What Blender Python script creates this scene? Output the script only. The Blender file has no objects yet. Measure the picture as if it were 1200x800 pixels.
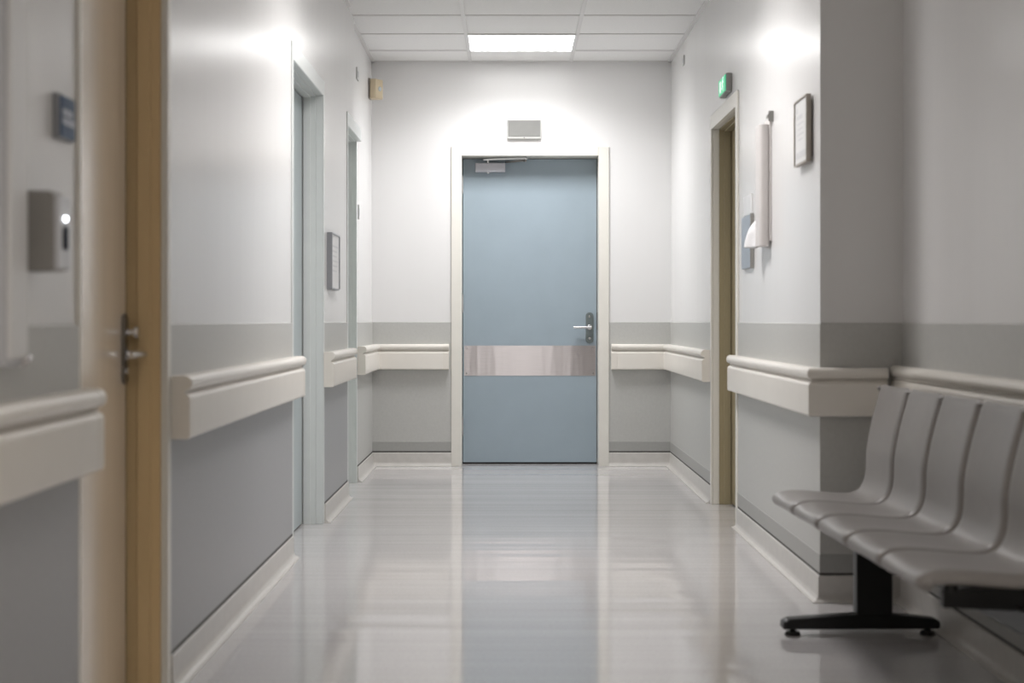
import bpy, bmesh, math
from mathutils import Vector

C = bpy.context.scene.collection
PI = math.pi

# ------------------------------------------------------------------ materials
def srgb(r, g, b):
    def f(v):
        v /= 255.0
        return v / 12.92 if v <= .04045 else ((v + .055) / 1.055) ** 2.4
    return (f(r), f(g), f(b), 1)

def mat(name, col, rough=.5, metal=0., spec=.5, coat=0., coat_rough=.1, noise=0., nscale=6., rvar=0.,
        bump=0., bscale=40., stretch=(1, 1, 1), emit=None, estr=0., trans=0.):
    m = bpy.data.materials.new(name)
    m.use_nodes = True
    nt = m.node_tree
    b = nt.nodes['Principled BSDF']
    b.inputs['Base Color'].default_value = (*col[:3], 1)
    b.inputs['Roughness'].default_value = rough
    b.inputs['Metallic'].default_value = metal
    b.inputs['Specular IOR Level'].default_value = spec
    b.inputs['Coat Weight'].default_value = coat
    b.inputs['Coat Roughness'].default_value = coat_rough
    if trans:
        b.inputs['Transmission Weight'].default_value = trans
    if emit:
        b.inputs['Emission Color'].default_value = (*emit[:3], 1)
        b.inputs['Emission Strength'].default_value = estr
    if noise or rvar or bump:
        tc = nt.nodes.new('ShaderNodeTexCoord')
        mp = nt.nodes.new('ShaderNodeMapping')
        mp.inputs['Scale'].default_value = stretch
        nt.links.new(tc.outputs['Object'], mp.inputs['Vector'])
    if noise:
        n = nt.nodes.new('ShaderNodeTexNoise')
        n.inputs['Scale'].default_value = nscale
        n.inputs['Detail'].default_value = 5
        nt.links.new(mp.outputs[0], n.inputs['Vector'])
        r = nt.nodes.new('ShaderNodeValToRGB')
        r.color_ramp.elements[0].position = .3
        r.color_ramp.elements[1].position = .7
        r.color_ramp.elements[0].color = (*[c * (1 - noise) for c in col[:3]], 1)
        r.color_ramp.elements[1].color = (*[min(1, c * (1 + noise)) for c in col[:3]], 1)
        nt.links.new(n.outputs['Fac'], r.inputs[0])
        nt.links.new(r.outputs[0], b.inputs['Base Color'])
    if rvar:
        n2 = nt.nodes.new('ShaderNodeTexNoise')
        n2.inputs['Scale'].default_value = nscale * .6
        n2.inputs['Detail'].default_value = 4
        nt.links.new(mp.outputs[0], n2.inputs['Vector'])
        mr = nt.nodes.new('ShaderNodeMapRange')
        mr.inputs['From Min'].default_value = .3
        mr.inputs['From Max'].default_value = .7
        mr.inputs['To Min'].default_value = max(.01, rough - rvar)
        mr.inputs['To Max'].default_value = rough + rvar
        nt.links.new(n2.outputs['Fac'], mr.inputs['Value'])
        nt.links.new(mr.outputs[0], b.inputs['Roughness'])
    if bump:
        n3 = nt.nodes.new('ShaderNodeTexNoise')
        n3.inputs['Scale'].default_value = bscale
        n3.inputs['Detail'].default_value = 3
        nt.links.new(mp.outputs[0], n3.inputs['Vector'])
        bp = nt.nodes.new('ShaderNodeBump')
        bp.inputs['Strength'].default_value = 1
        bp.inputs['Distance'].default_value = bump
        nt.links.new(n3.outputs['Fac'], bp.inputs['Height'])
        nt.links.new(bp.outputs[0], b.inputs['Normal'])
    return m

M = {}
M['paint'] = mat('wall_paint', (.80, .795, .79), .27, noise=.012, nscale=3, bump=.0011, bscale=7, stretch=(1, 1, .12))
M['vinyl'] = mat('wall_vinyl', (.52, .52, .50), .38, noise=.03, nscale=60, bump=.0003, bscale=90)
M['lower'] = mat('grey_wall_panel', (.37, .375, .385), .36, noise=.03, nscale=60, bump=.0003, bscale=90)
M['band'] = mat('dark_vinyl_band', (.38, .38, .365), .4, noise=.03, nscale=60)
M['skirt'] = mat('cove_skirting', (.62, .60, .57), .3, noise=.04, nscale=25)
M['gap_shade'] = mat('dark_gap_shade', (.07, .068, .062), .6, noise=.2, nscale=40)  # dark tone that paints the shadow gap along the skirting top
M['rail'] = mat('cream_handrail', (.83, .795, .735), .30, noise=.015, nscale=9)
M['cap'] = mat('cream_end_cap', (.81, .77, .705), .34, noise=.015, nscale=9)
M['cream'] = mat('cream_frame_paint', (.79, .768, .71), .32, noise=.012, nscale=12)
M['pale'] = mat('pale_grey_frame_paint', (.72, .755, .745), .3, noise=.015, nscale=12)
M['ochre'] = mat('ochre_frame_paint', (.70, .52, .285), .34, noise=.05, nscale=8, stretch=(1, 1, .15))
M['olive'] = mat('olive_tan_frame_paint', (.36, .305, .19), .36, noise=.05, nscale=8, stretch=(1, 1, .15))
M['beige_door'] = mat('beige_laminate', (.92, .80, .655), .2, noise=.05, nscale=9, stretch=(6, 6, .25), coat=1., coat_rough=.15)
M['blue_door'] = mat('blue_grey_laminate', (.332, .403, .456), .34, noise=.025, nscale=5, bump=.0003, bscale=60)
M['pale_door'] = mat('pale_blue_laminate', (.46, .53, .55), .3, noise=.02, nscale=5)
M['green_door'] = mat('pale_green_laminate', (.55, .61, .56), .3, noise=.02, nscale=5)
M['steel'] = mat('brushed_steel', (.56, .53, .51), .3, 1., noise=.05, nscale=8, stretch=(1, 1, 40), bump=.0004, bscale=3.2)
M['chrome'] = mat('satin_chrome', (.66, .66, .67), .22, 1., noise=.03, nscale=30)
M['dark_chrome'] = mat('dark_chrome', (.22, .21, .20), .3, 1., noise=.05, nscale=30)
M['lockplate'] = mat('grey_lock_plate', (.20, .235, .24), .4, .6, noise=.05, nscale=30)
M['closer'] = mat('grey_closer_enamel', (.50, .50, .54), .4, .1, noise=.03, nscale=20)
M['black'] = mat('black_metal', (.012, .012, .013), .38, .3, noise=.1, nscale=20)
M['rubber'] = mat('black_rubber', (.012, .012, .012), .7, noise=.1, nscale=30)
M['seat'] = mat('grey_seat_plastic', (.30, .285, .275), .38, noise=.03, nscale=20, bump=.0002, bscale=300)
M['tile'] = mat('ceiling_tile', (.87, .865, .855), .8, noise=.02, nscale=70, bump=.0006, bscale=160)
M['grid'] = mat('white_ceiling_grid', (.74, .73, .72), .4, noise=.01, nscale=20)
M['lamp_frame'] = mat('white_lamp_frame', (.8, .8, .8), .4, noise=.01, nscale=20)
M['lamp'] = mat('lamp_diffuser', (.8, .8, .8), .5, emit=(1., .99, .98), estr=9, noise=.005, nscale=20)
M['grey_box'] = mat('grey_sign_panel', (.21, .21, .20), .35, noise=.03, nscale=20)
M['sign_edge'] = mat('pale_grey_sign_edge', (.50, .50, .48), .3, noise=.02, nscale=20)
M['white_pl'] = mat('white_plastic', (.78, .78, .78), .3, noise=.01, nscale=20)
M['warm_white'] = mat('warm_white_plastic', (.66, .63, .615), .35, noise=.015, nscale=20)
M['film'] = mat('white_film', (.86, .86, .87), .18, noise=.03, nscale=25, bump=.004, bscale=30)
M['grey_pl'] = mat('grey_plastic', (.27, .26, .245), .45, noise=.03, nscale=20)
M['lt_grey_pl'] = mat('light_grey_plastic', (.58, .59, .62), .22, noise=.02, nscale=20)
M['sensor'] = mat('dark_sensor_window', (.01, .014, .025), .8, spec=.05, noise=.1, nscale=20)
M['led'] = mat('white_led', (.9, .9, .9), .4, emit=(.9, .94, 1.), estr=9, noise=.005)
M['cream_pl'] = mat('aged_cream_plastic', (.62, .52, .36), .4, noise=.03, nscale=20)
M['lens'] = mat('sensor_lens', (.55, .6, .62), .15, noise=.02, nscale=20)
M['frame_dark'] = mat('dark_bronze_frame', (.36, .325, .285), .4, .1, noise=.05, nscale=25)
M['frame_grey'] = mat('grey_aluminium_frame', (.30, .31, .33), .35, .4, noise=.05, nscale=25)
M['paper'] = mat('white_notice_paper', (.84, .84, .84), .5, noise=.01, nscale=20)
M['ink'] = mat('pale_grey_print', (.72, .725, .735), .5, noise=.05, nscale=30)
M['blue_plate'] = mat('blue_grey_plate', (.33, .38, .44), .3, .3, noise=.04, nscale=20)
M['slate'] = mat('slate_blue_plate', (.075, .125, .215), .5, spec=.25, noise=.06, nscale=20)
M['slate_text'] = mat('pale_plate_lettering', (.62, .66, .74), .5, noise=.05, nscale=40)
M['sign_case'] = mat('grey_sign_case', (.27, .265, .25), .4, noise=.03, nscale=20)
M['exit_green'] = mat('exit_green_face', (.02, .5, .25), .3, emit=(.0, .62, .27), estr=.45, noise=.02, nscale=20)
M['exit_white'] = mat('exit_white_symbol', (.8, .9, .85), .3, emit=(.75, 1., .88), estr=.75, noise=.01)
M['dim'] = mat('grey_wall_switch', (.42, .42, .41), .5, noise=.03, nscale=20)

def floor_material():
    m = bpy.data.materials.new('polished_vinyl_floor')
    m.use_nodes = True
    nt = m.node_tree
    L = nt.links.new
    b = nt.nodes['Principled BSDF']
    tc = nt.nodes.new('ShaderNodeTexCoord')
    mp = nt.nodes.new('ShaderNodeMapping')
    mp.inputs['Scale'].default_value = (.35, 1.2, 1)
    L(tc.outputs['Object'], mp.inputs['Vector'])
    # faint terrazzo flecks
    n = nt.nodes.new('ShaderNodeTexNoise'); n.inputs['Scale'].default_value = 90; n.inputs['Detail'].default_value = 6
    L(tc.outputs['Object'], n.inputs['Vector'])
    r = nt.nodes.new('ShaderNodeValToRGB')
    r.color_ramp.elements[0].position = .35; r.color_ramp.elements[1].position = .65
    r.color_ramp.elements[0].color = (.555, .54, .54, 1); r.color_ramp.elements[1].color = (.605, .588, .588, 1)
    L(n.outputs['Fac'], r.inputs[0]); L(r.outputs[0], b.inputs['Base Color'])
    # worn polish
    n2 = nt.nodes.new('ShaderNodeTexNoise'); n2.inputs['Scale'].default_value = 2.2; n2.inputs['Detail'].default_value = 5
    L(mp.outputs[0], n2.inputs['Vector'])
    mr = nt.nodes.new('ShaderNodeMapRange')
    mr.inputs['From Min'].default_value = .3; mr.inputs['From Max'].default_value = .7
    mr.inputs['To Min'].default_value = .045; mr.inputs['To Max'].default_value = .10
    L(n2.outputs['Fac'], mr.inputs['Value']); L(mr.outputs[0], b.inputs['Roughness'])
    b.inputs['Specular IOR Level'].default_value = .75
    # gentle waviness, longer across the corridor
    mp2 = nt.nodes.new('ShaderNodeMapping'); mp2.inputs['Scale'].default_value = (.10, 1.6, 1)
    L(tc.outputs['Object'], mp2.inputs['Vector'])
    n3 = nt.nodes.new('ShaderNodeTexNoise'); n3.inputs['Scale'].default_value = 3.; n3.inputs['Detail'].default_value = 2
    L(mp2.outputs[0], n3.inputs['Vector'])
    bp = nt.nodes.new('ShaderNodeBump'); bp.inputs['Strength'].default_value = 1; bp.inputs['Distance'].default_value = .0035
    L(n3.outputs['Fac'], bp.inputs['Height']); L(bp.outputs[0], b.inputs['Normal'])
    return m
M['floor'] = floor_material()
def steel_plate():
    m = mat('brushed_steel_plate', (.47, .44, .435), .33, 1., noise=.04, nscale=8, stretch=(1, 1, 40), bump=.006, bscale=5)
    nt = m.node_tree
    b = nt.nodes['Principled BSDF']
    b.inputs['Anisotropic'].default_value = .97
    t = nt.nodes.new('ShaderNodeCombineXYZ'); t.inputs['Z'].default_value = 1
    nt.links.new(t.outputs[0], b.inputs['Tangent'])
    mp = [n for n in nt.nodes if n.type == 'MAPPING'][0]
    bp = [n for n in nt.nodes if n.type == 'BUMP'][0]
    mp3 = nt.nodes.new('ShaderNodeMapping'); mp3.inputs['Scale'].default_value = (1, 1, .1)
    nt.links.new([n for n in nt.nodes if n.type == 'TEX_COORD'][0].outputs['Object'], mp3.inputs['Vector'])
    for n in nt.nodes:
        if n.type == 'TEX_NOISE' and n.outputs['Fac'].is_linked and n.outputs['Fac'].links[0].to_node == bp:
            nt.links.new(mp3.outputs[0], n.inputs['Vector'])
    return m
M['steel'] = steel_plate()

# ------------------------------------------------------------------ mesh helpers
def wloc(o):
    v = Vector((0, 0, 0))
    while o is not None:
        v += o.location
        o = o.parent
    return v

def base(bm):
    xs = [v.co for v in bm.verts]
    lo = Vector((min(c.x for c in xs), min(c.y for c in xs), min(c.z for c in xs)))
    hi = Vector((max(c.x for c in xs), max(c.y for c in xs), max(c.z for c in xs)))
    return Vector(((lo.x + hi.x) / 2, (lo.y + hi.y) / 2, lo.z))

def obj(name, bm, m, parent=None, bevel=0., seg=2, smooth=False, subsurf=0, solid=0., local=False):
    """Link the bmesh (in world coordinates) as one mesh object, its origin at its own base."""
    bmesh.ops.recalc_face_normals(bm, faces=bm.faces)
    me = bpy.data.meshes.new(name)
    o = bpy.data.objects.new(name, me)
    C.objects.link(o)
    org = base(bm)
    bmesh.ops.translate(bm, verts=bm.verts, vec=-org)
    if smooth or bevel:
        for f in bm.faces: f.smooth = True
    bm.to_mesh(me); bm.free()
    me.materials.append(m)
    if parent is not None:
        o.parent = parent
        o.location = org - wloc(parent)
    else:
        o.location = org
    if solid:
        s = o.modifiers.new('thickness', 'SOLIDIFY'); s.thickness = solid; s.offset = -1
    if bevel:
        b = o.modifiers.new('bevel', 'BEVEL'); b.width = bevel; b.segments = seg; b.limit_method = 'ANGLE'; b.angle_limit = math.radians(35)
        w = o.modifiers.new('wn', 'WEIGHTED_NORMAL'); w.keep_sharp = False
    if subsurf:
        s = o.modifiers.new('sub', 'SUBSURF'); s.levels = subsurf; s.render_levels = subsurf
    return o

def empty(name, loc, label=None, cat=None, group=None, kind=None):
    o = bpy.data.objects.new(name, None)
    C.objects.link(o)
    o.location = loc
    o.empty_display_size = .1
    tag(o, label, cat, group, kind)
    return o

def tag(o, label=None, cat=None, group=None, kind=None):
    if label: o['label'] = label
    if cat: o['category'] = cat
    if group: o['group'] = group
    if kind: o['kind'] = kind
    return o

def box(bm, x0, x1, y0, y1, z0, z1):
    x0, x1 = sorted((x0, x1)); y0, y1 = sorted((y0, y1)); z0, z1 = sorted((z0, z1))
    v = [bm.verts.new(p) for p in ((x0, y0, z0), (x1, y0, z0), (x1, y1, z0), (x0, y1, z0),
                                   (x0, y0, z1), (x1, y0, z1), (x1, y1, z1), (x0, y1, z1))]
    for f in ((3, 2, 1, 0), (4, 5, 6, 7), (0, 1, 5, 4), (1, 2, 6, 5), (2, 3, 7, 6), (3, 0, 4, 7)):
        bm.faces.new([v[i] for i in f])
    return bm

def boxes(*bs):
    bm = bmesh.new()
    for b in bs: box(bm, *b)
    return bm

def cyl(bm, p0, p1, r0, r1=None, n=24):
    r1 = r0 if r1 is None else r1
    p0 = Vector(p0); p1 = Vector(p1)
    d = (p1 - p0).normalized()
    a = d.orthogonal().normalized(); b = d.cross(a)
    A = [bm.verts.new(p0 + (a * math.cos(2 * PI * i / n) + b * math.sin(2 * PI * i / n)) * r0) for i in range(n)]
    B = [bm.verts.new(p1 + (a * math.cos(2 * PI * i / n) + b * math.sin(2 * PI * i / n)) * r1) for i in range(n)]
    for i in range(n):
        j = (i + 1) % n
        bm.faces.new((A[i], A[j], B[j], B[i]))
    bm.faces.new(A[::-1]); bm.faces.new(B)
    return bm

def prism(bm, pts, axis, a0, a1):
    """Extrude a closed 2D outline along an axis. pts are the two other coordinates in order."""
    def P(p, a):
        return {'x': (a, p[0], p[1]), 'y': (p[0], a, p[1]), 'z': (p[0], p[1], a)}[axis]
    A = [bm.verts.new(P(p, a0)) for p in pts]
    B = [bm.verts.new(P(p, a1)) for p in pts]
    n = len(pts)
    for i in range(n):
        j = (i + 1) % n
        bm.faces.new((A[i], A[j], B[j], B[i]))
    bm.faces.new(A[::-1]); bm.faces.new(B)
    return bm

def sweep(bm, prof, path):
    """Sweep a closed profile (distance from wall, height) along a plan path; the room lies to the left of the path; corners are mitred."""
    segs = [(Vector(path[i + 1]) - Vector(path[i])).normalized() for i in range(len(path) - 1)]
    nor = [Vector((-s.y, s.x)) for s in segs]
    rings = []
    for i, p in enumerate(path):
        if i == 0: d = nor[0]
        elif i == len(path) - 1: d = nor[-1]
        else: d = (nor[i - 1] + nor[i]) / (1 + nor[i - 1].dot(nor[i]))
        rings.append([bm.verts.new((p[0] + d.x * t, p[1] + d.y * t, z)) for t, z in prof])
    n = len(prof)
    for a, b in zip(rings, rings[1:]):
        for i in range(n):
            j = (i + 1) % n
            bm.faces.new((a[i], a[j], b[j], b[i]))
    bm.faces.new(rings[0][::-1]); bm.faces.new(rings[-1])
    return bm

def arc(cx, cz, r, a0, a1, n):
    return [(cx + r * math.cos(math.radians(a0 + (a1 - a0) * i / n)), cz + r * math.sin(math.radians(a0 + (a1 - a0) * i / n))) for i in range(n + 1)]

def rounded(x0, x1, z0, z1, r, n=5):
    return (arc(x1 - r, z0 + r, r, -90, 0, n) + arc(x1 - r, z1 - r, r, 0, 90, n) +
            arc(x0 + r, z1 - r, r, 90, 180, n) + arc(x0 + r, z0 + r, r, 180, 270, n))

# ------------------------------------------------------------------ dimensions (metres; camera at the origin of plan, looking along +Y)
XL, XL3, XR, XREC = -.925, -.955, 1.108, 1.40
YE, YB, YC = 11.18, -3.0, 5.78        # end wall, wall behind the viewer, near face of the projecting corner
H = 2.789
T = .24
ZW = .993                             # top of the wall vinyl
D1 = (3.475, 4.345); D2 = (6.89, 7.985); D3 = (9.21, 10.02); DR = (7.90, 8.85)
ZTL, ZTR, ZTE = 2.11, 2.045, 2.138
DE = (-.335, .608)
LIN = .03                             # thickness of a door lining

# ------------------------------------------------------------------ floor, ceiling
fl = obj('floor', boxes((XL - .4, XREC + .4, YB - .2, YE + .5, -.1, 0)), M['floor']); tag(fl, kind='structure')
LAMP_X = (-.277, .418)
ROW = .615
Y_ROW0 = 10.72
rows = [Y_ROW0 - ROW * k for k in range(0, 23)]
cols = [-.972, -.277, .418, 1.113]
LAMPS = [(10.72 - ROW, 10.72), (10.72 - ROW * 7, 10.72 - ROW * 6), (10.72 - ROW * 18, 10.72 - ROW * 17)]
LAMP_XS = [(-.277, .418), (-.277, .418), (-.277, .418)]
LAMP_WS = [20.5, 24, 37]
LAMP_COL = [(1., .988, 1.), (1., .96, .95), (1., .895, .775)]
def holes_ceiling():
    bm = bmesh.new()
    ys = sorted(set([YB - .2, YE + .5] + [v for p in LAMPS for v in p]))
    for a, b in zip(ys, ys[1:]):
        k = [q for q, p in enumerate(LAMPS) if abs(a - p[0]) < 1e-6]
        if not k:
            box(bm, XL - .4, XREC + .4, a, b, H, H + .12)
        else:
            u, v = LAMP_XS[k[0]]
            box(bm, XL - .4, u, a, b, H, H + .12); box(bm, v, XREC + .4, a, b, H, H + .12); box(bm, u, v, a, b, H + .09, H + .12)
    return bm
ce = obj('ceiling', holes_ceiling(), M['tile']); tag(ce, kind='structure')
bm = bmesh.new()
for x in cols[1:3]:
    box(bm, x - .012, x + .012, YB, YE - .002, H - .006, H)
for y in rows:
    box(bm, XL3, XREC, y - .012, y + .012, H - .0055, H)
box(bm, XL3, XL3 + .022, 9.2, YE, H - .007, H); box(bm, XL, XL + .022, YB, 9.2, H - .007, H)
box(bm, XR - .022, XR, YC, YE, H - .007, H); box(bm, XREC - .022, XREC, YB, YC, H - .007, H)
box(bm, XL3, XR, YE - .022, YE, H - .007, H)
obj('ceiling_grid', bm, M['grid'], ce)

lamp_words = ['lit square ceiling light panel above the blue end door',
              'square ceiling light panel above the middle of the corridor',
              'square ceiling light panel behind the viewer']
for k, (y0, y1) in enumerate(LAMPS):
    x0, x1 = LAMP_XS[k]
    r = empty('ceiling_light', ((x0 + x1) / 2, (y0 + y1) / 2, H), lamp_words[k], 'ceiling light', 'recessed ceiling lights')
    w = .016
    obj('frame', boxes((x0, x1, y0, y0 + w, H - .008, H + .05), (x0, x1, y1 - w, y1, H - .008, H + .05),
                       (x0, x0 + w, y0 + w, y1 - w, H - .008, H + .05), (x1 - w, x1, y0 + w, y1 - w, H - .008, H + .05)), M['lamp_frame'], r)
    obj('diffuser', boxes((x0 + w, x1 - w, y0 + w, y1 - w, H - .002, H + .012)), M['lamp'], r)
    ld = bpy.data.lights.new('panel_light', 'AREA')
    ld.shape = 'RECTANGLE'; ld.size = x1 - x0 - 2 * w; ld.size_y = y1 - y0 - 2 * w
    ld.energy = LAMP_WS[k]; ld.color = LAMP_COL[k]; ld.spread = math.radians(140)
    lo = bpy.data.objects.new('panel_light', ld); C.objects.link(lo)
    lo.parent = r; lo.location = (0, 0, -.004)

# ------------------------------------------------------------------ walls
def side_wall(name, solids):
    bm = bmesh.new()
    for s in solids: box(bm, *s)
    o = obj(name, bm, M['paint']); tag(o, kind='structure')
    return o
L = LIN
wl = side_wall('wall_left', [
    (XL - T, XL, YB, D1[0] - L, 0, H), (XL - T, XL, D1[0] - L, D1[1] + L, ZTL + L, H),
    (XL - T, XL, D1[1] + L, D2[0] - L, 0, H), (XL - T, XL, D2[0] - L, D2[1] + L, ZTL + L, H),
    (XL - T, XL, D2[1] + L, D3[0] - L, 0, H), (XL - T, XL, D3[0] - L, 9.6, ZTL + L, H),
    (XL3 - T, XL3, 9.6, D3[1] + L, ZTL + L, H), (XL3 - T, XL3, D3[1] + L, YE + .3, 0, H)])
wr = side_wall('wall_right', [
    (XR, XREC + T, DR[1] + L, YE + .3, 0, H), (XR, XREC + T, DR[0] - L, DR[1] + L, ZTR + L, H),
    (XR, XREC + T, YC, DR[0] - L, 0, H), (XREC, XREC + T, YB, YC, 0, H),
    (XR + .22, XREC + T, DR[0] - L, DR[1] + L, 0, ZTR + L)])
we = side_wall('wall_end', [
    (XL3, DE[0] - L, YE, YE + .3, 0, H), (DE[1] + L, XR, YE, YE + .3, 0, H), (DE[0] - L, DE[1] + L, YE, YE + .3, ZTE + L, H)])
wb = side_wall('wall_back', [(XL - T, XREC + T, YB - .2, YB, 0, H)])

# wall vinyl, darker foot band, skirting with cove, dark strip painting the shade of the gap above the skirting
AW = .045                              # width of the door architraves
segs = {
    'left': [[(XL, D1[0] - .02), (XL, YB)], [(XL, D2[0] - AW), (XL, D1[1] + AW)], [(XL, D3[0] - AW), (XL, D2[1] + AW)], [(XL3, YE), (XL3, D3[1] + AW)]],
    'end': [[(DE[0] - .07, YE), (XL3, YE)], [(XR, YE), (DE[1] + .07, YE)]],
    'right': [[(XR, DR[1] + AW), (XR, YE)], [(XREC, YB), (XREC, YC), (XR, YC), (XR, DR[0] - AW)]],
}
par = {'left': wl, 'end': we, 'right': wr}
ZS = .094
cove = [(0, 0), (.036, 0), (.036, .004)] + [(.036 - .024 * math.sin(math.radians(a)), .004 + .024 * (1 - math.cos(math.radians(a)))) for a in (20, 45, 70, 90)] + \
       [(.012, ZS - .003), (.009, ZS), (0, ZS)]
for side, ps in segs.items():
    bl = bmesh.new(); bw = bmesh.new(); bb = bmesh.new(); bs = bmesh.new(); bd = bmesh.new()
    for p in ps:
        dark = side == 'left' and p[0][0] == XL
        if dark: sweep(bl, [(0, .104), (.005, .104), (.005, .77), (0, .77)], p)
        zb = .77 if dark else .104
        sweep(bw, [(0, zb), (.005, zb), (.005, ZW - .002), (.003, ZW), (0, ZW)], p)
        if side != 'left':
            sweep(bb, [(.004, .104), (.0065, .104), (.0065, .168), (.004, .17)], p)
        sweep(bs, cove, p)
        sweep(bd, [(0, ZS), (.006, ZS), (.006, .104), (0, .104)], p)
    obj('wall_vinyl', bw, M['vinyl'], par[side])
    if side != 'left': obj('foot_band', bb, M['band'], par[side])
    else:
        bb.free(); obj('lower_panel', bl, M['lower'], par[side])
    s = obj('baseboard_' + side, bs, M['skirt']); tag(s, kind='structure')
    obj('gap_shade_line', bd, M['gap_shade'], s)
# corner guard on the projecting corner
t = obj('trim_1', boxes((XR - .004, XR + .018, YC - .004, YC, ZW + .002, H - .01), (XR - .004, XR, YC, YC + .018, ZW + .002, H - .01)), M['paint']); tag(t, kind='structure')

# ------------------------------------------------------------------ doors
def lever_set(parent, o, fx, fy, plate, lever, knob=True, L1=.13, pw=.042, z0=-.10, z1=.10, zl=.0):
    """o: centre on the leaf face; fx: direction out of the leaf; fy: direction the lever points. Handle > lever, knobs."""
    o = Vector(o); fx = Vector(fx); fy = Vector(fy); up = Vector((0, 0, 1))
    def P(a, b, c): return o + fx * a + fy * b + up * c
    bm = bmesh.new()
    out = rounded(-pw / 2, pw / 2, z0, z1, pw * .48, 6)
    A = [bm.verts.new(P(0, p, q)) for p, q in out]; B = [bm.verts.new(P(.008, p, q)) for p, q in out]
    n = len(out)
    for i in range(n):
        j = (i + 1) % n
        bm.faces.new((A[i], A[j], B[j], B[i]))
    bm.faces.new(A); bm.faces.new(B)
    h = obj('door_handle', bm, plate, parent, bevel=.002)
    bm = bmesh.new()
    cyl(bm, P(.004, 0, zl), P(.055, 0, zl), .0105)
    cyl(bm, P(.008, 0, zl), P(.014, 0, zl), .018)
    bl = bmesh.new()
    out2 = rounded(-.0105, .0105, -.010, .010, .0095, 4)
    A = [bm.verts.new(P(.052 + p, -.010, zl + q)) for p, q in out2]; B = [bm.verts.new(P(.050 + p * .85, L1, zl + q * .85)) for p, q in out2]
    n = len(out2)
    for i in range(n):
        j = (i + 1) % n
        bm.faces.new((A[i], A[j], B[j], B[i]))
    bm.faces.new(A); bm.faces.new(B)
    bl.free()
    obj('lever', bm, lever, h, bevel=.003)
    bm = bmesh.new()
    cyl(bm, P(.006, 0, z0 + .035), P(.013, 0, z0 + .035), .009)
    obj('keyhole_cylinder', bm, lever, h, bevel=.001)
    if knob:
        bm = bmesh.new()
        cyl(bm, P(.006, 0, z1 - .05), P(.030, 0, z1 - .05), .008)
        cyl(bm, P(.030, 0, z1 - .05), P(.040, 0, z1 - .05), .017)
        obj('thumb_turn', bm, lever, h, bevel=.002)
    else:
        bm = bmesh.new()
        cyl(bm, P(.006, 0, z1 - .03), P(.011, 0, z1 - .03), .008)
        obj('screw_cover', bm, lever, h, bevel=.001)
    return h

def side_door(name, xw, s, y, zt, casing, jamb, leafm, label, split=.033, xw2=None, pr=.005, an=AW):
    """A door in a side wall; s = +1 when the corridor lies towards +X. The leaf sits about 9 cm back from the wall face."""
    y0, y1 = y
    xw2 = xw if xw2 is None else xw2
    r = empty(name, (xw, (y0 + y1) / 2, 0), kind='structure')
    r['label'] = label
    def X(d, b=xw): return b - s * d
    # casing: architrave flange and the outer lining
    bm = bmesh.new()
    box(bm, X(-pr), X(0), y0 - an, y0, 0, zt + .075)
    box(bm, X(-pr, xw2), X(0, xw2), y1, y1 + AW, 0, zt + .075)
    box(bm, X(-pr), X(0), y0, y1, zt, zt + .075)
    box(bm, X(0), X(split), y0 - L, y0, 0, zt); box(bm, X(0, xw2), X(split), y1, y1 + L, 0, zt)
    box(bm, X(0), X(split), y0 - L, y1 + L, zt, zt + L)
    obj('casing', bm, casing, r, bevel=.003)
    # inner jamb with the rebate step behind it
    bm = bmesh.new()
    box(bm, X(split), X(.2), y0 - L, y0 + .004, 0, zt); box(bm, X(split), X(.2), y1 - .004, y1 + L, 0, zt)
    box(bm, X(split), X(.2), y0 - L, y1 + L, zt - .004, zt + L)
    a = split + .026
    box(bm, X(a), X(a + .036), y1 - .011, y1 - .003, 0, zt - .004); box(bm, X(a), X(a + .036), y0 + .003, y0 + .011, 0, zt - .004)
    box(bm, X(a), X(a + .036), y0 + .011, y1 - .011, zt - .012, zt - .004)
    obj('door_frame', bm, jamb, r, bevel=.002)
    lf = obj('door_leaf', boxes((X(.098), X(.142), y0 + .012, y1 - .032, .008, zt - .012)), leafm, r, bevel=.002)
    obj('door_seal', boxes((X(.103), X(.14), y1 - .034, y1 - .003, .008, zt - .012)), M['rubber'], r)
    return r, lf

d1, leaf1 = side_door('door_1', XL, 1, D1, ZTL, M['cream'], M['ochre'], M['beige_door'], 'beige laminate door in an ochre frame with dark lever handle', split=.012, pr=.007, an=.02)
lever_set(leaf1, (XL - .098, 4.288, .925), (1, 0, 0), (0, -1, 0), M['dark_chrome'], M['chrome'], True, .12, .045, -.092, .095, -.013)
d2, leaf2 = side_door('door_2', XL, 1, D2, ZTL, M['pale'], M['pale'], M['pale_door'], 'pale blue-grey door recessed beyond the wall with the first long handrail')
lever_set(leaf2, (XL - .098, 7.05, .96), (1, 0, 0), (0, 1, 0), M['lockplate'], M['chrome'], False)
d3, leaf3 = side_door('door_3', XL, 1, D3, ZTL, M['pale'], M['pale'], M['green_door'], 'narrow-looking pale green door closest to the end wall', xw2=XL3)
lever_set(leaf3, (XL - .098, 9.30, .96), (1, 0, 0), (0, 1, 0), M['lockplate'], M['chrome'], False)
d4, leaf4 = side_door('door_4', XR, -1, DR, ZTR, M['cream'], M['olive'], M['olive'], 'olive-tan recessed door under the green exit sign', pr=.012)
lever_set(leaf4, (XR + .098, 8.0, .96), (-1, 0, 0), (0, 1, 0), M['lockplate'], M['chrome'], False)

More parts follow.
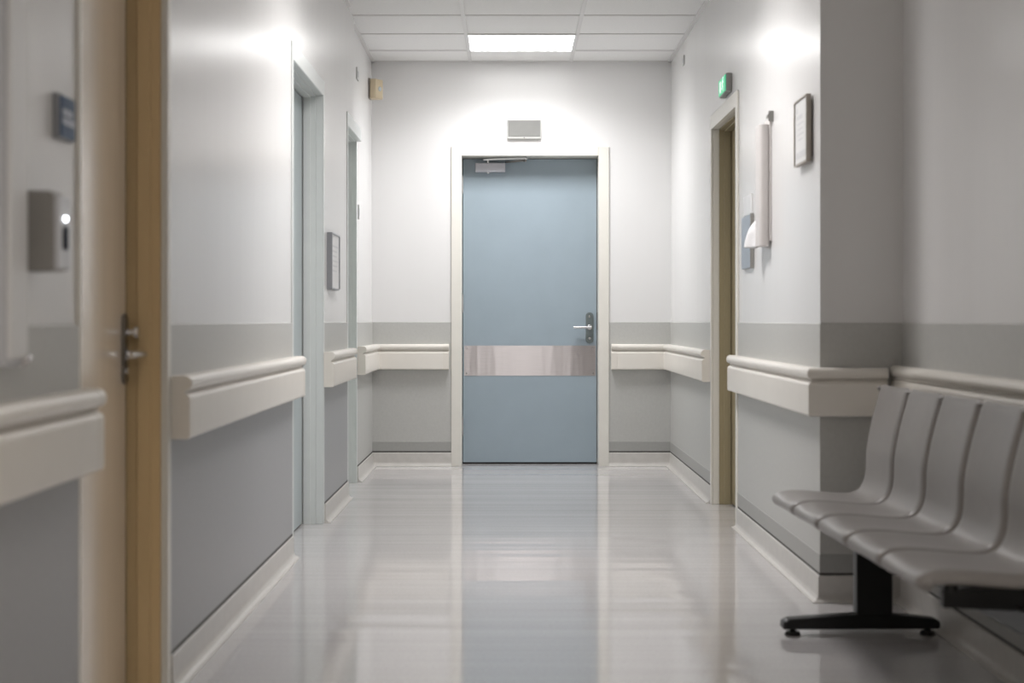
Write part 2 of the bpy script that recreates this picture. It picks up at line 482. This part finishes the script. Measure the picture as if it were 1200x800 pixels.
# end door
d5 = empty('door_5', ((DE[0] + DE[1]) / 2, YE, 0), kind='structure')
d5['label'] = 'closed blue-grey door with a steel band in the end wall'
x0, x1 = DE
bm = bmesh.new()
box(bm, x0 - .072, x0, YE - .014, YE, 0, ZTE + .064); box(bm, x1, x1 + .072, YE - .014, YE, 0, ZTE + .064); box(bm, x0, x1, YE - .014, YE, ZTE, ZTE + .064)
box(bm, x0 - L, x0, YE, YE + .28, 0, ZTE); box(bm, x1, x1 + L, YE, YE + .28, 0, ZTE); box(bm, x0 - L, x1 + L, YE, YE + .28, ZTE, ZTE + L)
obj('door_frame', bm, M['cream'], d5, bevel=.003)
YLF = YE + .17
lf = obj('door_leaf', boxes((x0 + .004, x1 - .004, YLF, YLF + .044, .012, ZTE - .004)), M['blue_door'], d5, bevel=.002)
obj('floor_gap', boxes((x0, x1, YLF + .006, YLF + .04, .0005, .012)), M['rubber'], d5)
ps = obj('protection_plate', boxes((x0 + .012, x1 - .010, YLF - .002, YLF, .617, .828)), M['steel'], lf)
for sx in (x0 + .03, x1 - .028):
    for sz in (.635, .81):
        bm = bmesh.new(); cyl(bm, (sx, YLF - .002, sz), (sx, YLF - .0045, sz), .005, .0035, 12); obj('screw', bm, M['chrome'], ps)
lever_set(lf, (.555, YLF, .956), (0, -1, 0), (-1, 0, 0), M['lockplate'], M['chrome'], False, .115, .054, -.112, .105, 0)
for hz in (1.89, 1.06, .20):
    bm = bmesh.new()
    cyl(bm, (x0 + .001, YLF - .008, hz), (x0 + .001, YLF - .008, hz + .125), .0075, n=16)
    for q in (.03, .0625, .095): cyl(bm, (x0 + .001, YLF - .008, hz + q - .001), (x0 + .001, YLF - .008, hz + q + .001), .0083, n=16)
    obj('hinge', bm, M['chrome'], d5)
obj('strike_plate', boxes((x1 - .003, x1 + .002, YLF - .03, YLF - .004, .94, 1.06)), M['dark_chrome'], d5)
# door closer on the leaf: body, spindle, two-piece arm
zc = 2.038
cb = obj('door_closer', boxes((-.245, -.035, YLF - .055, YLF - .001, zc, zc + .063)), M['closer'], lf, bevel=.005)
bm = bmesh.new(); cyl(bm, (-.155, YLF - .03, zc - .010), (-.155, YLF - .03, zc + .082), .009); obj('spindle', bm, M['chrome'], cb)
bm = bmesh.new()
prism(bm, [(-.19, YLF - .045), (-.175, YLF - .055), (.105, YLF - .135), (.118, YLF - .125), (.105, YLF - .112), (-.165, YLF - .025), (-.185, YLF - .025)], 'z', zc + .080, zc + .094)
obj('main_arm', bm, M['chrome'], cb, bevel=.002)
bm = bmesh.new()
prism(bm, [(.09, YLF - .13), (.10, YLF - .115), (-.02, YLF - .012), (-.035, YLF - .022)], 'z', zc + .066, zc + .078)
cyl(bm, (.105, YLF - .123, zc + .064), (.105, YLF - .123, zc + .098), .008, n=14)
obj('link_arm', bm, M['dark_chrome'], cb, bevel=.001)

# ------------------------------------------------------------------ handrails
def rail_profile(z0, z1, d=.056, g=0.):
    h = z1 - z0
    zn = z1 - .042                      # underside of the rounded grip
    panel = [(0, z0 - g)] + arc(d - .006 - .010 + g, z0 + .010 - g, .010, -90, 0, 4) + arc(d - .006 - .016 + g, zn - .024, .016, 0, 70, 4) + [(.036, zn - .005), (0, zn - .005)]
    grip = [(0, zn - .005), (.037, zn - .005), (.040, zn - .001)] + arc(d - .021 + g, z1 - .021 + g, .0205, -100, 90, 10) + [(.010, z1 - .001 + g), (0, z1 - .004 + g)]
    return panel, grip

def handrail(path, z0, z1, label, caps=(True, True), d=.056):
    path = [Vector(p) for p in path]
    pl = path[:]
    CAP = .04
    ends = []
    if caps[0]:
        t = (path[1] - path[0]).normalized(); pl[0] = path[0] + t * CAP; ends.append((path[0], path[0] + t * CAP))
    if caps[1]:
        t = (path[-1] - path[-2]).normalized(); pl[-1] = path[-1] - t * CAP; ends.append((path[-1] - t * CAP, path[-1]))
    mid = sum(path, Vector((0, 0))) / len(path)
    r = empty('handrail', (mid.x, mid.y, z0), label, 'handrail', 'cream wall handrails')
    pa, gr = rail_profile(z0, z1, d)
    obj('bumper_panel', sweep(bmesh.new(), pa, pl), M['rail'], r, bevel=.0015, seg=1)
    obj('grip', sweep(bmesh.new(), gr, pl), M['rail'], r, bevel=.001, seg=1)
    pa2, gr2 = rail_profile(z0, z1, d, .0008)
    for a, b in ends:
        bm = bmesh.new(); sweep(bm, pa2, [a, b]); sweep(bm, gr2, [a, b])
        obj('end_cap', bm, M['cap'], r, bevel=.007, seg=3)
    return r

E = .0055
handrail([(XL + E, 3.47), (XL + E, YB + .02)], .682, .856, 'cream handrail before the beige door, under the hand sanitiser', (True, False))
handrail([(XL + E, 6.87), (XL + E, D1[1] + AW + .004)], .680, .852, 'long cream handrail just past the beige and ochre door')
handrail([(XL + E, 9.17), (XL + E, D2[1] + AW - .04)], .675, .848, 'short cream handrail under the small framed notice between two pale doors')
handrail([(DE[0] - .075 - .012, YE - E), (XL3 + E, YE - E), (XL3 + E, D3[1] + AW + .004)], .666, .842, 'cream corner handrail on the hinge side of the blue end door')
handrail([(XR - E, DR[1] + AW + .004), (XR - E, YE - E), (DE[1] + .075 + .012, YE - E)], .666, .842, 'cream corner handrail on the lever side of the blue end door')
handrail([(XREC - .065, YC - E), (XR - E, YC - E), (XR - E, DR[0] - AW + .004)], .662, .835, 'cream handrail wrapping the projecting corner behind the bench', (False, True))
handrail([(XREC - E, YB + .02), (XREC - E, YC - .012)], .664, .842, 'cream handrail directly behind the seat backs of the bench', (False, True), d=.046)

# ------------------------------------------------------------------ things on the end wall
r = empty('wall_sign', (.097, YE, 2.253), 'blank grey rectangular sign box above the blue end door', 'sign')
obj('housing', boxes((-.020, .212, YE - .028, YE, 2.253, 2.387)), M['sign_edge'], r, bevel=.003)
obj('front_panel', boxes((-.014, .206, YE - .031, YE - .0275, 2.268, 2.379)), M['grey_box'], r, bevel=.001)
bm = bmesh.new(); cyl(bm, (.096, YE - .032, 2.2605), (.096, YE - .026, 2.2605), .004, n=12); obj('screw', bm, M['dark_chrome'], r)

r = empty('motion_sensor', (XL3, 10.93, 2.495), 'small cream motion sensor high in the corner by the ceiling', 'sensor')
obj('wall_bracket', boxes((XL3, XL3 + .012, 10.91, 11.00, 2.50, 2.635)), M['frame_dark'], r, bevel=.002)
bm = bmesh.new()
plan = [(XL3 + .012, 10.895), (XL3 + .052, 10.89), (XL3 + .094, 10.955), (XL3 + .085, 10.99), (XL3 + .012, 10.995)]
prism(bm, plan, 'z', 2.497, 2.628)
obj('housing', bm, M['cream_pl'], r, bevel=.006, seg=3)
bm = bmesh.new()
n = Vector((.84, -.543, 0)); c0 = Vector((XL3 + .0755, 10.926, 2.563))
cyl(bm, c0 - n * .002, c0 + n * .006, .018, .013)
obj('lens', bm, M['lens'], r, bevel=.002)

# ------------------------------------------------------------------ things on the left wall
r = empty('picture_frame', (XL, 8.33, 1.16), 'small grey framed notice above the short handrail between two pale doors', 'picture frame')
x0 = XL; xf = XL + .028
fy0, fy1, fz0, fz1 = 8.17, 8.55, 1.160, 1.448
w = .007
obj('frame', boxes((x0, xf, fy0, fy0 + w, fz0, fz1), (x0, xf, fy1 - w, fy1, fz0, fz1), (x0, xf, fy0 + w, fy1 - w, fz0, fz0 + w), (x0, xf, fy0 + w, fy1 - w, fz1 - w, fz1)), M['frame_grey'], r)
pp = obj('notice_sheet', boxes((x0 + .004, xf - .006, fy0 + w, fy1 - w, fz0 + w, fz1 - w)), M['paper'], r)
bm = bmesh.new()
for k in range(6): box(bm, xf - .006, xf - .0055, fy0 + .06, fy1 - .06 - .03 * (k % 3), fz1 - .07 - k * .025, fz1 - .062 - k * .025)
obj('print', bm, M['ink'], pp)

for nm, y0, y1, z0, z1, lab in (('wall_switch', 10.05, 10.16, 2.50, 2.575, 'tiny grey plate high on the wall near the motion sensor'),
                                ('wall_switch', 10.165, 10.225, 1.64, 1.73, 'slim grey switch plate on the wall past the pale green door')):
    xx = XL3
    o = empty(nm, (xx, (y0 + y1) / 2, z0), lab, 'wall plate')
    obj('plate', boxes((xx, xx + .006, y0, y1, z0, z1)), M['dim'], o, bevel=.002)
    obj('button', boxes((xx + .005, xx + .008, (y0 + y1) / 2 - .014, (y0 + y1) / 2 + .014, z0 + .02, z1 - .02)), M['lt_grey_pl'], o, bevel=.002)
o = empty('wall_switch', (XR, 10.35, 2.62), 'tiny grey plate high on the wall past the exit sign', 'wall plate')
obj('plate', boxes((XR - .006, XR, 10.30, 10.38, 2.63, 2.69)), M['dim'], o, bevel=.002)
obj('button', boxes((XR - .008, XR - .005, 10.326, 10.354, 2.645, 2.675)), M['lt_grey_pl'], o, bevel=.002)

r = empty('door_sign', (XL, 3.30, 1.38), 'small slate-blue name plate beside the beige door', 'sign')
obj('backplate', boxes((XL, XL + .014, 3.275, 3.385, 1.370, 1.462)), M['frame_grey'], r, bevel=.003)
fp = obj('face', boxes((XL + .0135, XL + .018, 3.279, 3.381, 1.374, 1.458)), M['slate'], r, bevel=.001)
bm = bmesh.new()
for k, (za, n) in enumerate(((1.418, 5), (1.400, 6))):
    for i in range(n):
        yy = 3.286 + i * .0152
        box(bm, XL + .018, XL + .0184, yy, yy + .012, za, za + .014)
obj('lettering', bm, M['slate_text'], fp)

r = empty('soap_dispenser', (XL, 3.10, 1.094), 'grey touchless hand sanitiser dispenser with a white light beside the beige door', 'dispenser')
sy0, sy1, sz0, sz1 = 3.067, 3.160, 1.094, 1.247
bm = bmesh.new()
prism(bm, [(XL, sz0), (XL + .062, sz0 + .002), (XL + .062, sz1 - .006), (XL + .052, sz1), (XL, sz1 + .001)], 'y', sy0, sy1)
obj('body', bm, M['grey_pl'], r, bevel=.006, seg=3)
fc = obj('front_cover', boxes((XL + .058, XL + .070, sy0 + .004, sy1 - .004, sz0 + .004, sz1 - .006)), M['lt_grey_pl'], r, bevel=.005, seg=3)
bm = bmesh.new(); prism(bm, rounded(sy0 + .030, sy0 + .066, sz0 + .042, sz0 + .088, .010, 6), 'x', XL + .069, XL + .0712); obj('sensor_window', bm, M['sensor'], fc)
bm = bmesh.new(); cyl(bm, (XL + .069, sy0 + .047, sz0 + .102), (XL + .0735, sy0 + .047, sz0 + .102), .005, .004, 16); obj('indicator_light', bm, M['led'], fc)

r = empty('apron_dispenser', (XL, 2.96, .91), 'tall pale dispenser nearest the viewer, left of the hand sanitiser', 'dispenser')
obj('body', boxes((XL, XL + .022, 2.895, 3.022, .915, 1.72)), M['lt_grey_pl'], r, bevel=.006, seg=3)
obj('cover', boxes((XL + .020, XL + .030, 2.905, 3.012, .93, 1.70)), M['white_pl'], r, bevel=.005, seg=3)
bm = bmesh.new(); cyl(bm, (XL + .015, 3.0, .918), (XL + .038, 3.0, .935), .009, .006); obj('release_button', bm, M['chrome'], r, bevel=.002)

# ------------------------------------------------------------------ things on the right wall
r = empty('exit_sign', (XR, 8.23, 2.13), 'green lit emergency exit sign above the olive-tan door', 'exit sign')
ey0, ey1, ez0, ez1 = 8.10, 8.37, 2.148, 2.240
obj('housing', boxes((XR - .030, XR, ey0, ey1, ez0, ez1)), M['sign_case'], r, bevel=.003)
g = obj('green_face', boxes((XR - .033, XR - .0295, ey0 + .006, ey1 - .006, ez0 + .006, ez1 - .006)), M['exit_green'], r)
bm = bmesh.new()
xs = (XR - .0335, XR - .0329)
cy, cz = 8.21, ez0 + .05
def limb(a, b, w):
    a = Vector(a); b = Vector(b); d = (b - a).normalized(); n = Vector((-d.y, d.x)) * w
    prism(bm, [tuple(a - n), tuple(b - n), tuple(b + n), tuple(a + n)], 'x', xs[0], xs[1])
cyl(bm, (xs[0], cy - .012, cz + .029), (xs[1], cy - .012, cz + .029), .009, n=16)
limb((cy - .006, cz + .020), (cy + .010, cz - .004), .008)
limb((cy + .008, cz - .002), (cy - .012, cz - .014), .005); limb((cy - .012, cz - .012), (cy - .010, cz - .034), .005)
limb((cy + .010, cz - .002), (cy + .026, cz - .018), .005); limb((cy + .026, cz - .018), (cy + .042, cz - .018), .0045)
limb((cy - .004, cz + .018), (cy - .026, cz + .006), .004); limb((cy - .002, cz + .017), (cy + .018, cz + .014), .004); limb((cy + .018, cz + .014), (cy + .022, cz), .004)
box(bm, xs[0], xs[1], 8.275, 8.325, ez0 + .018, ez1 - .018)
obj('running_figure', bm, M['exit_white'], g)

r = empty('picture_frame', (XR, 6.05, 1.585), 'bronze framed white notice at the projecting corner above the bench side', 'picture frame')
fy0, fy1, fz0, fz1 = 5.93, 6.19, 1.585, 1.832
xf = XR - .026; w = .006
obj('frame', boxes((xf, XR - .008, fy0, fy0 + w, fz0, fz1), (xf, XR - .008, fy1 - w, fy1, fz0, fz1), (xf, XR - .008, fy0 + w, fy1 - w, fz0, fz0 + w), (xf, XR - .008, fy0 + w, fy1 - w, fz1 - w, fz1)), M['frame_dark'], r)
obj('backing', boxes((XR - .010, XR, fy0 + .02, fy1 - .02, fz0 + .02, fz1 - .02)), M['frame_dark'], r)
pp = obj('notice_sheet', boxes((xf + .005, XR - .009, fy0 + w, fy1 - w, fz0 + w, fz1 - w)), M['paper'], r)
bm = bmesh.new()
for k, (a, b, h) in enumerate(((.10, .04, .016), (.085, .05, .006), (.09, .06, .006), (.08, .05, .006), (.095, .07, .006))):
    z = fz1 - .075 - k * .020
    box(bm, xf + .0045, xf + .005, fy0 + a, fy1 - b, z, z + h)
box(bm, xf + .0045, xf + .005, fy0 + .03, fy1 - .03, fz0 + .025, fz0 + .05)
box(bm, xf + .0045, xf + .005, fy1 - .06, fy1 - .03, fz1 - .05, fz1 - .03)
obj('print', bm, M['ink'], pp)

r = empty('door_sign', (XR, 7.5, 1.24), 'blue-grey door plate with a white slip above it, beside the olive-tan door', 'sign')
obj('plate', boxes((XR - .016, XR, 7.37, 7.66, 1.243, 1.487)), M['blue_plate'], r, bevel=.003)
obj('trim', boxes((XR - .018, XR - .002, 7.365, 7.372, 1.24, 1.49)), M['sign_case'], r)
obj('white_slip', boxes((XR - .010, XR, 7.40, 7.63, 1.49, 1.583)), M['white_pl'], r, bevel=.002)

r = empty('apron_dispenser', (XR, 6.95, 1.316), 'white wall dispenser with loose plastic film at its foot, near the door plate', 'dispenser')
obj('backplate', boxes((XR - .010, XR, 6.868, 7.01, 1.34, 1.86)), M['warm_white'], r, bevel=.003)
bm = bmesh.new()
prism(bm, rounded(XR - .052, XR - .008, 6.87, 7.00, .018, 5), 'z', 1.318, 1.835)
obj('body', bm, M['warm_white'], r, bevel=.004)
bm = bmesh.new()
# loose film bulging from the foot of the body
cols_ = 9; rows_ = 8
grid = []
for j in range(rows_ + 1):
    v = j / rows_
    row = []
    for i in range(cols_ + 1):
        u = i / cols_
        y = 6.985 + u * .16
        bul = math.sin(PI * min(1, u * .95 + .02)) * (.25 + .75 * (1 - v ** 2.4)) * .078
        row.append(bm.verts.new((XR - .012 - bul - .006 * math.sin(u * 17 + v * 5), y, 1.318 + v * .145 * (1 - .25 * u))))
    grid.append(row)
for j in range(rows_):
    for i in range(cols_):
        bm.faces.new((grid[j][i], grid[j][i + 1], grid[j + 1][i + 1], grid[j + 1][i]))
obj('plastic_film', bm, M['film'], r, smooth=True, solid=.002, subsurf=1)
bm = bmesh.new()
box(bm, XR - .022, XR, 6.82, 6.832, 1.84, 1.885); box(bm, XR - .026, XR - .020, 6.82, 6.868, 1.855, 1.870)
obj('hook', bm, M['sign_case'], r, bevel=.003)

# ------------------------------------------------------------------ bench
BP, BY1, NS = .36, 5.50, 5
bench = empty('waiting_bench', (1.16, 4.6, 0), 'grey moulded plastic waiting bench on a black beam and T-shaped foot', 'bench')
prof = [(.910 + a, b) for a, b in ((.026, .374), (.004, .384), (-.006, .402), (.006, .420), (.042, .431), (.105, .431), (.175, .425), (.235, .421), (.268, .425),
        (.293, .441), (.308, .472), (.313, .514), (.314, .562), (.322, .616), (.335, .675), (.350, .730), (.361, .768), (.368, .782), (.376, .786), (.383, .779))]
def catmull(P, n=4):
    out = []
    Q = [P[0]] + P + [P[-1]]
    for i in range(1, len(Q) - 2):
        a, b, c, d = (Vector(q) for q in Q[i - 1:i + 3])
        for k in range(n):
            t = k / n
            out.append(.5 * ((2 * b) + (c - a) * t + (2 * a - 5 * b + 4 * c - d) * t * t + (3 * b - a - 3 * c + d) * t ** 3))
    out.append(Vector(P[-1]))
    return out
cur = catmull(prof)
def seat_bm(yc):
    bm = bmesh.new()
    n = len(cur)
    hw = BP / 2 - .0035
    vs = [-1, -.985, -.955, -.91, -.85, -.75, -.55, -.28, 0, .28, .55, .75, .85, .91, .955, .985, 1]
    grid = []
    for i, p in enumerate(cur):
        a = cur[max(0, i - 1)]; b = cur[min(n - 1, i + 1)]
        t = (b - a).normalized(); nv = Vector((-t.y, t.x))      # towards the sitter
        s = i / (n - 1)
        end = max(0, (s - .86) / .14); front = max(0, (.16 - s) / .16)
        wf = 1 - .07 * end ** 4 - .015 * front ** 3
        row = []
        for v in vs:
            av = abs(v)
            e = max(0, (av - .84) / .16)
            roll = (.034 - .016 * end ** 2 - .012 * front ** 2) * (1 - math.sqrt(max(0, 1 - e * e)))
            dish = .009 * (1 - min(1, av / .84) ** 2) * (1 - end) * (1 - front)
            sag = -.0 * av
            q = p - nv * (roll + dish)
            row.append(bm.verts.new((q.x, yc + v * hw * wf, q.y + sag)))
        grid.append(row)
    for i in range(n - 1):
        for j in range(len(vs) - 1):
            bm.faces.new((grid[i][j], grid[i + 1][j], grid[i + 1][j + 1], grid[i][j + 1]))
    return bm
proto = None
for k in range(NS):
    yc = BY1 - BP * (k + .5)
    if proto is None:
        bm = seat_bm(yc)
        proto = obj('seat', bm, M['seat'], bench, smooth=True, solid=.012, subsurf=1)
        y_first = yc
    else:
        o = proto.copy(); C.objects.link(o); o.parent = bench
        o.location = proto.location + Vector((0, yc - y_first, 0))
obj('beam', boxes((1.135, 1.195, 3.36, 5.60, .285, .345)), M['black'], bench, bevel=.006)
for k in range(NS + 1):
    y = BY1 - BP * k
    y = min(max(y, BY1 - BP * NS + .035), BY1 - .04)
    xb, zb = (.968, .342) if k == NS else (1.04, .352)
    bm = bmesh.new()
    prism(bm, [(xb, zb), (1.13, .335), (1.18, .335), (1.212, .360), (1.212, .395), (1.17, .392), (xb, .380)], 'y', y - .016, y + .016)
    cyl(bm, (xb + .022, y, .372), (xb + .022, y, .408), .017)
    obj('seat_bracket', bm, M['black'], bench, bevel=.003)
for y, q in ((5.18, .012), (3.40, -.034)):
    lg = obj('leg', boxes((1.104 + q, 1.220 + q, y - .025, y + .025, .055, .30)), M['black'], bench, bevel=.005)
    bm = bmesh.new()
    prism(bm, [(u + q, v) for u, v in ((.868, .020), (1.372, .020), (1.374, .040), (1.362, .052), (1.22, .068), (1.104, .068), (.890, .054), (.870, .045))], 'y', y - .03, y + .03)
    obj('foot_bar', bm, M['black'], lg, bevel=.008, seg=3)
    for gx in (.905 + q, 1.338 + q):
        bm = bmesh.new()
        cyl(bm, (gx, y, .0), (gx, y, .010), .026, .022); cyl(bm, (gx, y, .010), (gx, y, .024), .010)
        obj('glide', bm, M['rubber'], lg)

bench.rotation_euler.z = .027

# ------------------------------------------------------------------ camera, world, view
cam = bpy.data.cameras.new('camera')
co = bpy.data.objects.new('camera', cam); C.objects.link(co)
co.location = (0, 0, 1.0); co.rotation_euler = (PI / 2, 0, 0)
cam.sensor_width = 36; cam.lens = 57.0
cam.shift_x = 2 / 1200; cam.shift_y = -24 / 1200
cam.clip_start = .05; cam.clip_end = 60
cam.dof.use_dof = True; cam.dof.focus_distance = 10.9; cam.dof.aperture_fstop = 3.2
S = bpy.context.scene
S.camera = co
w = bpy.data.worlds.new('world'); S.world = w
w.use_nodes = True
w.node_tree.nodes['Background'].inputs[0].default_value = (.5, .5, .5, 1)
w.node_tree.nodes['Background'].inputs[1].default_value = .0
S.view_settings.view_transform = 'Standard'
S.view_settings.look = 'None'
S.view_settings.exposure = 0.0
S.view_settings.gamma = 1
S.view_settings.use_curve_mapping = False
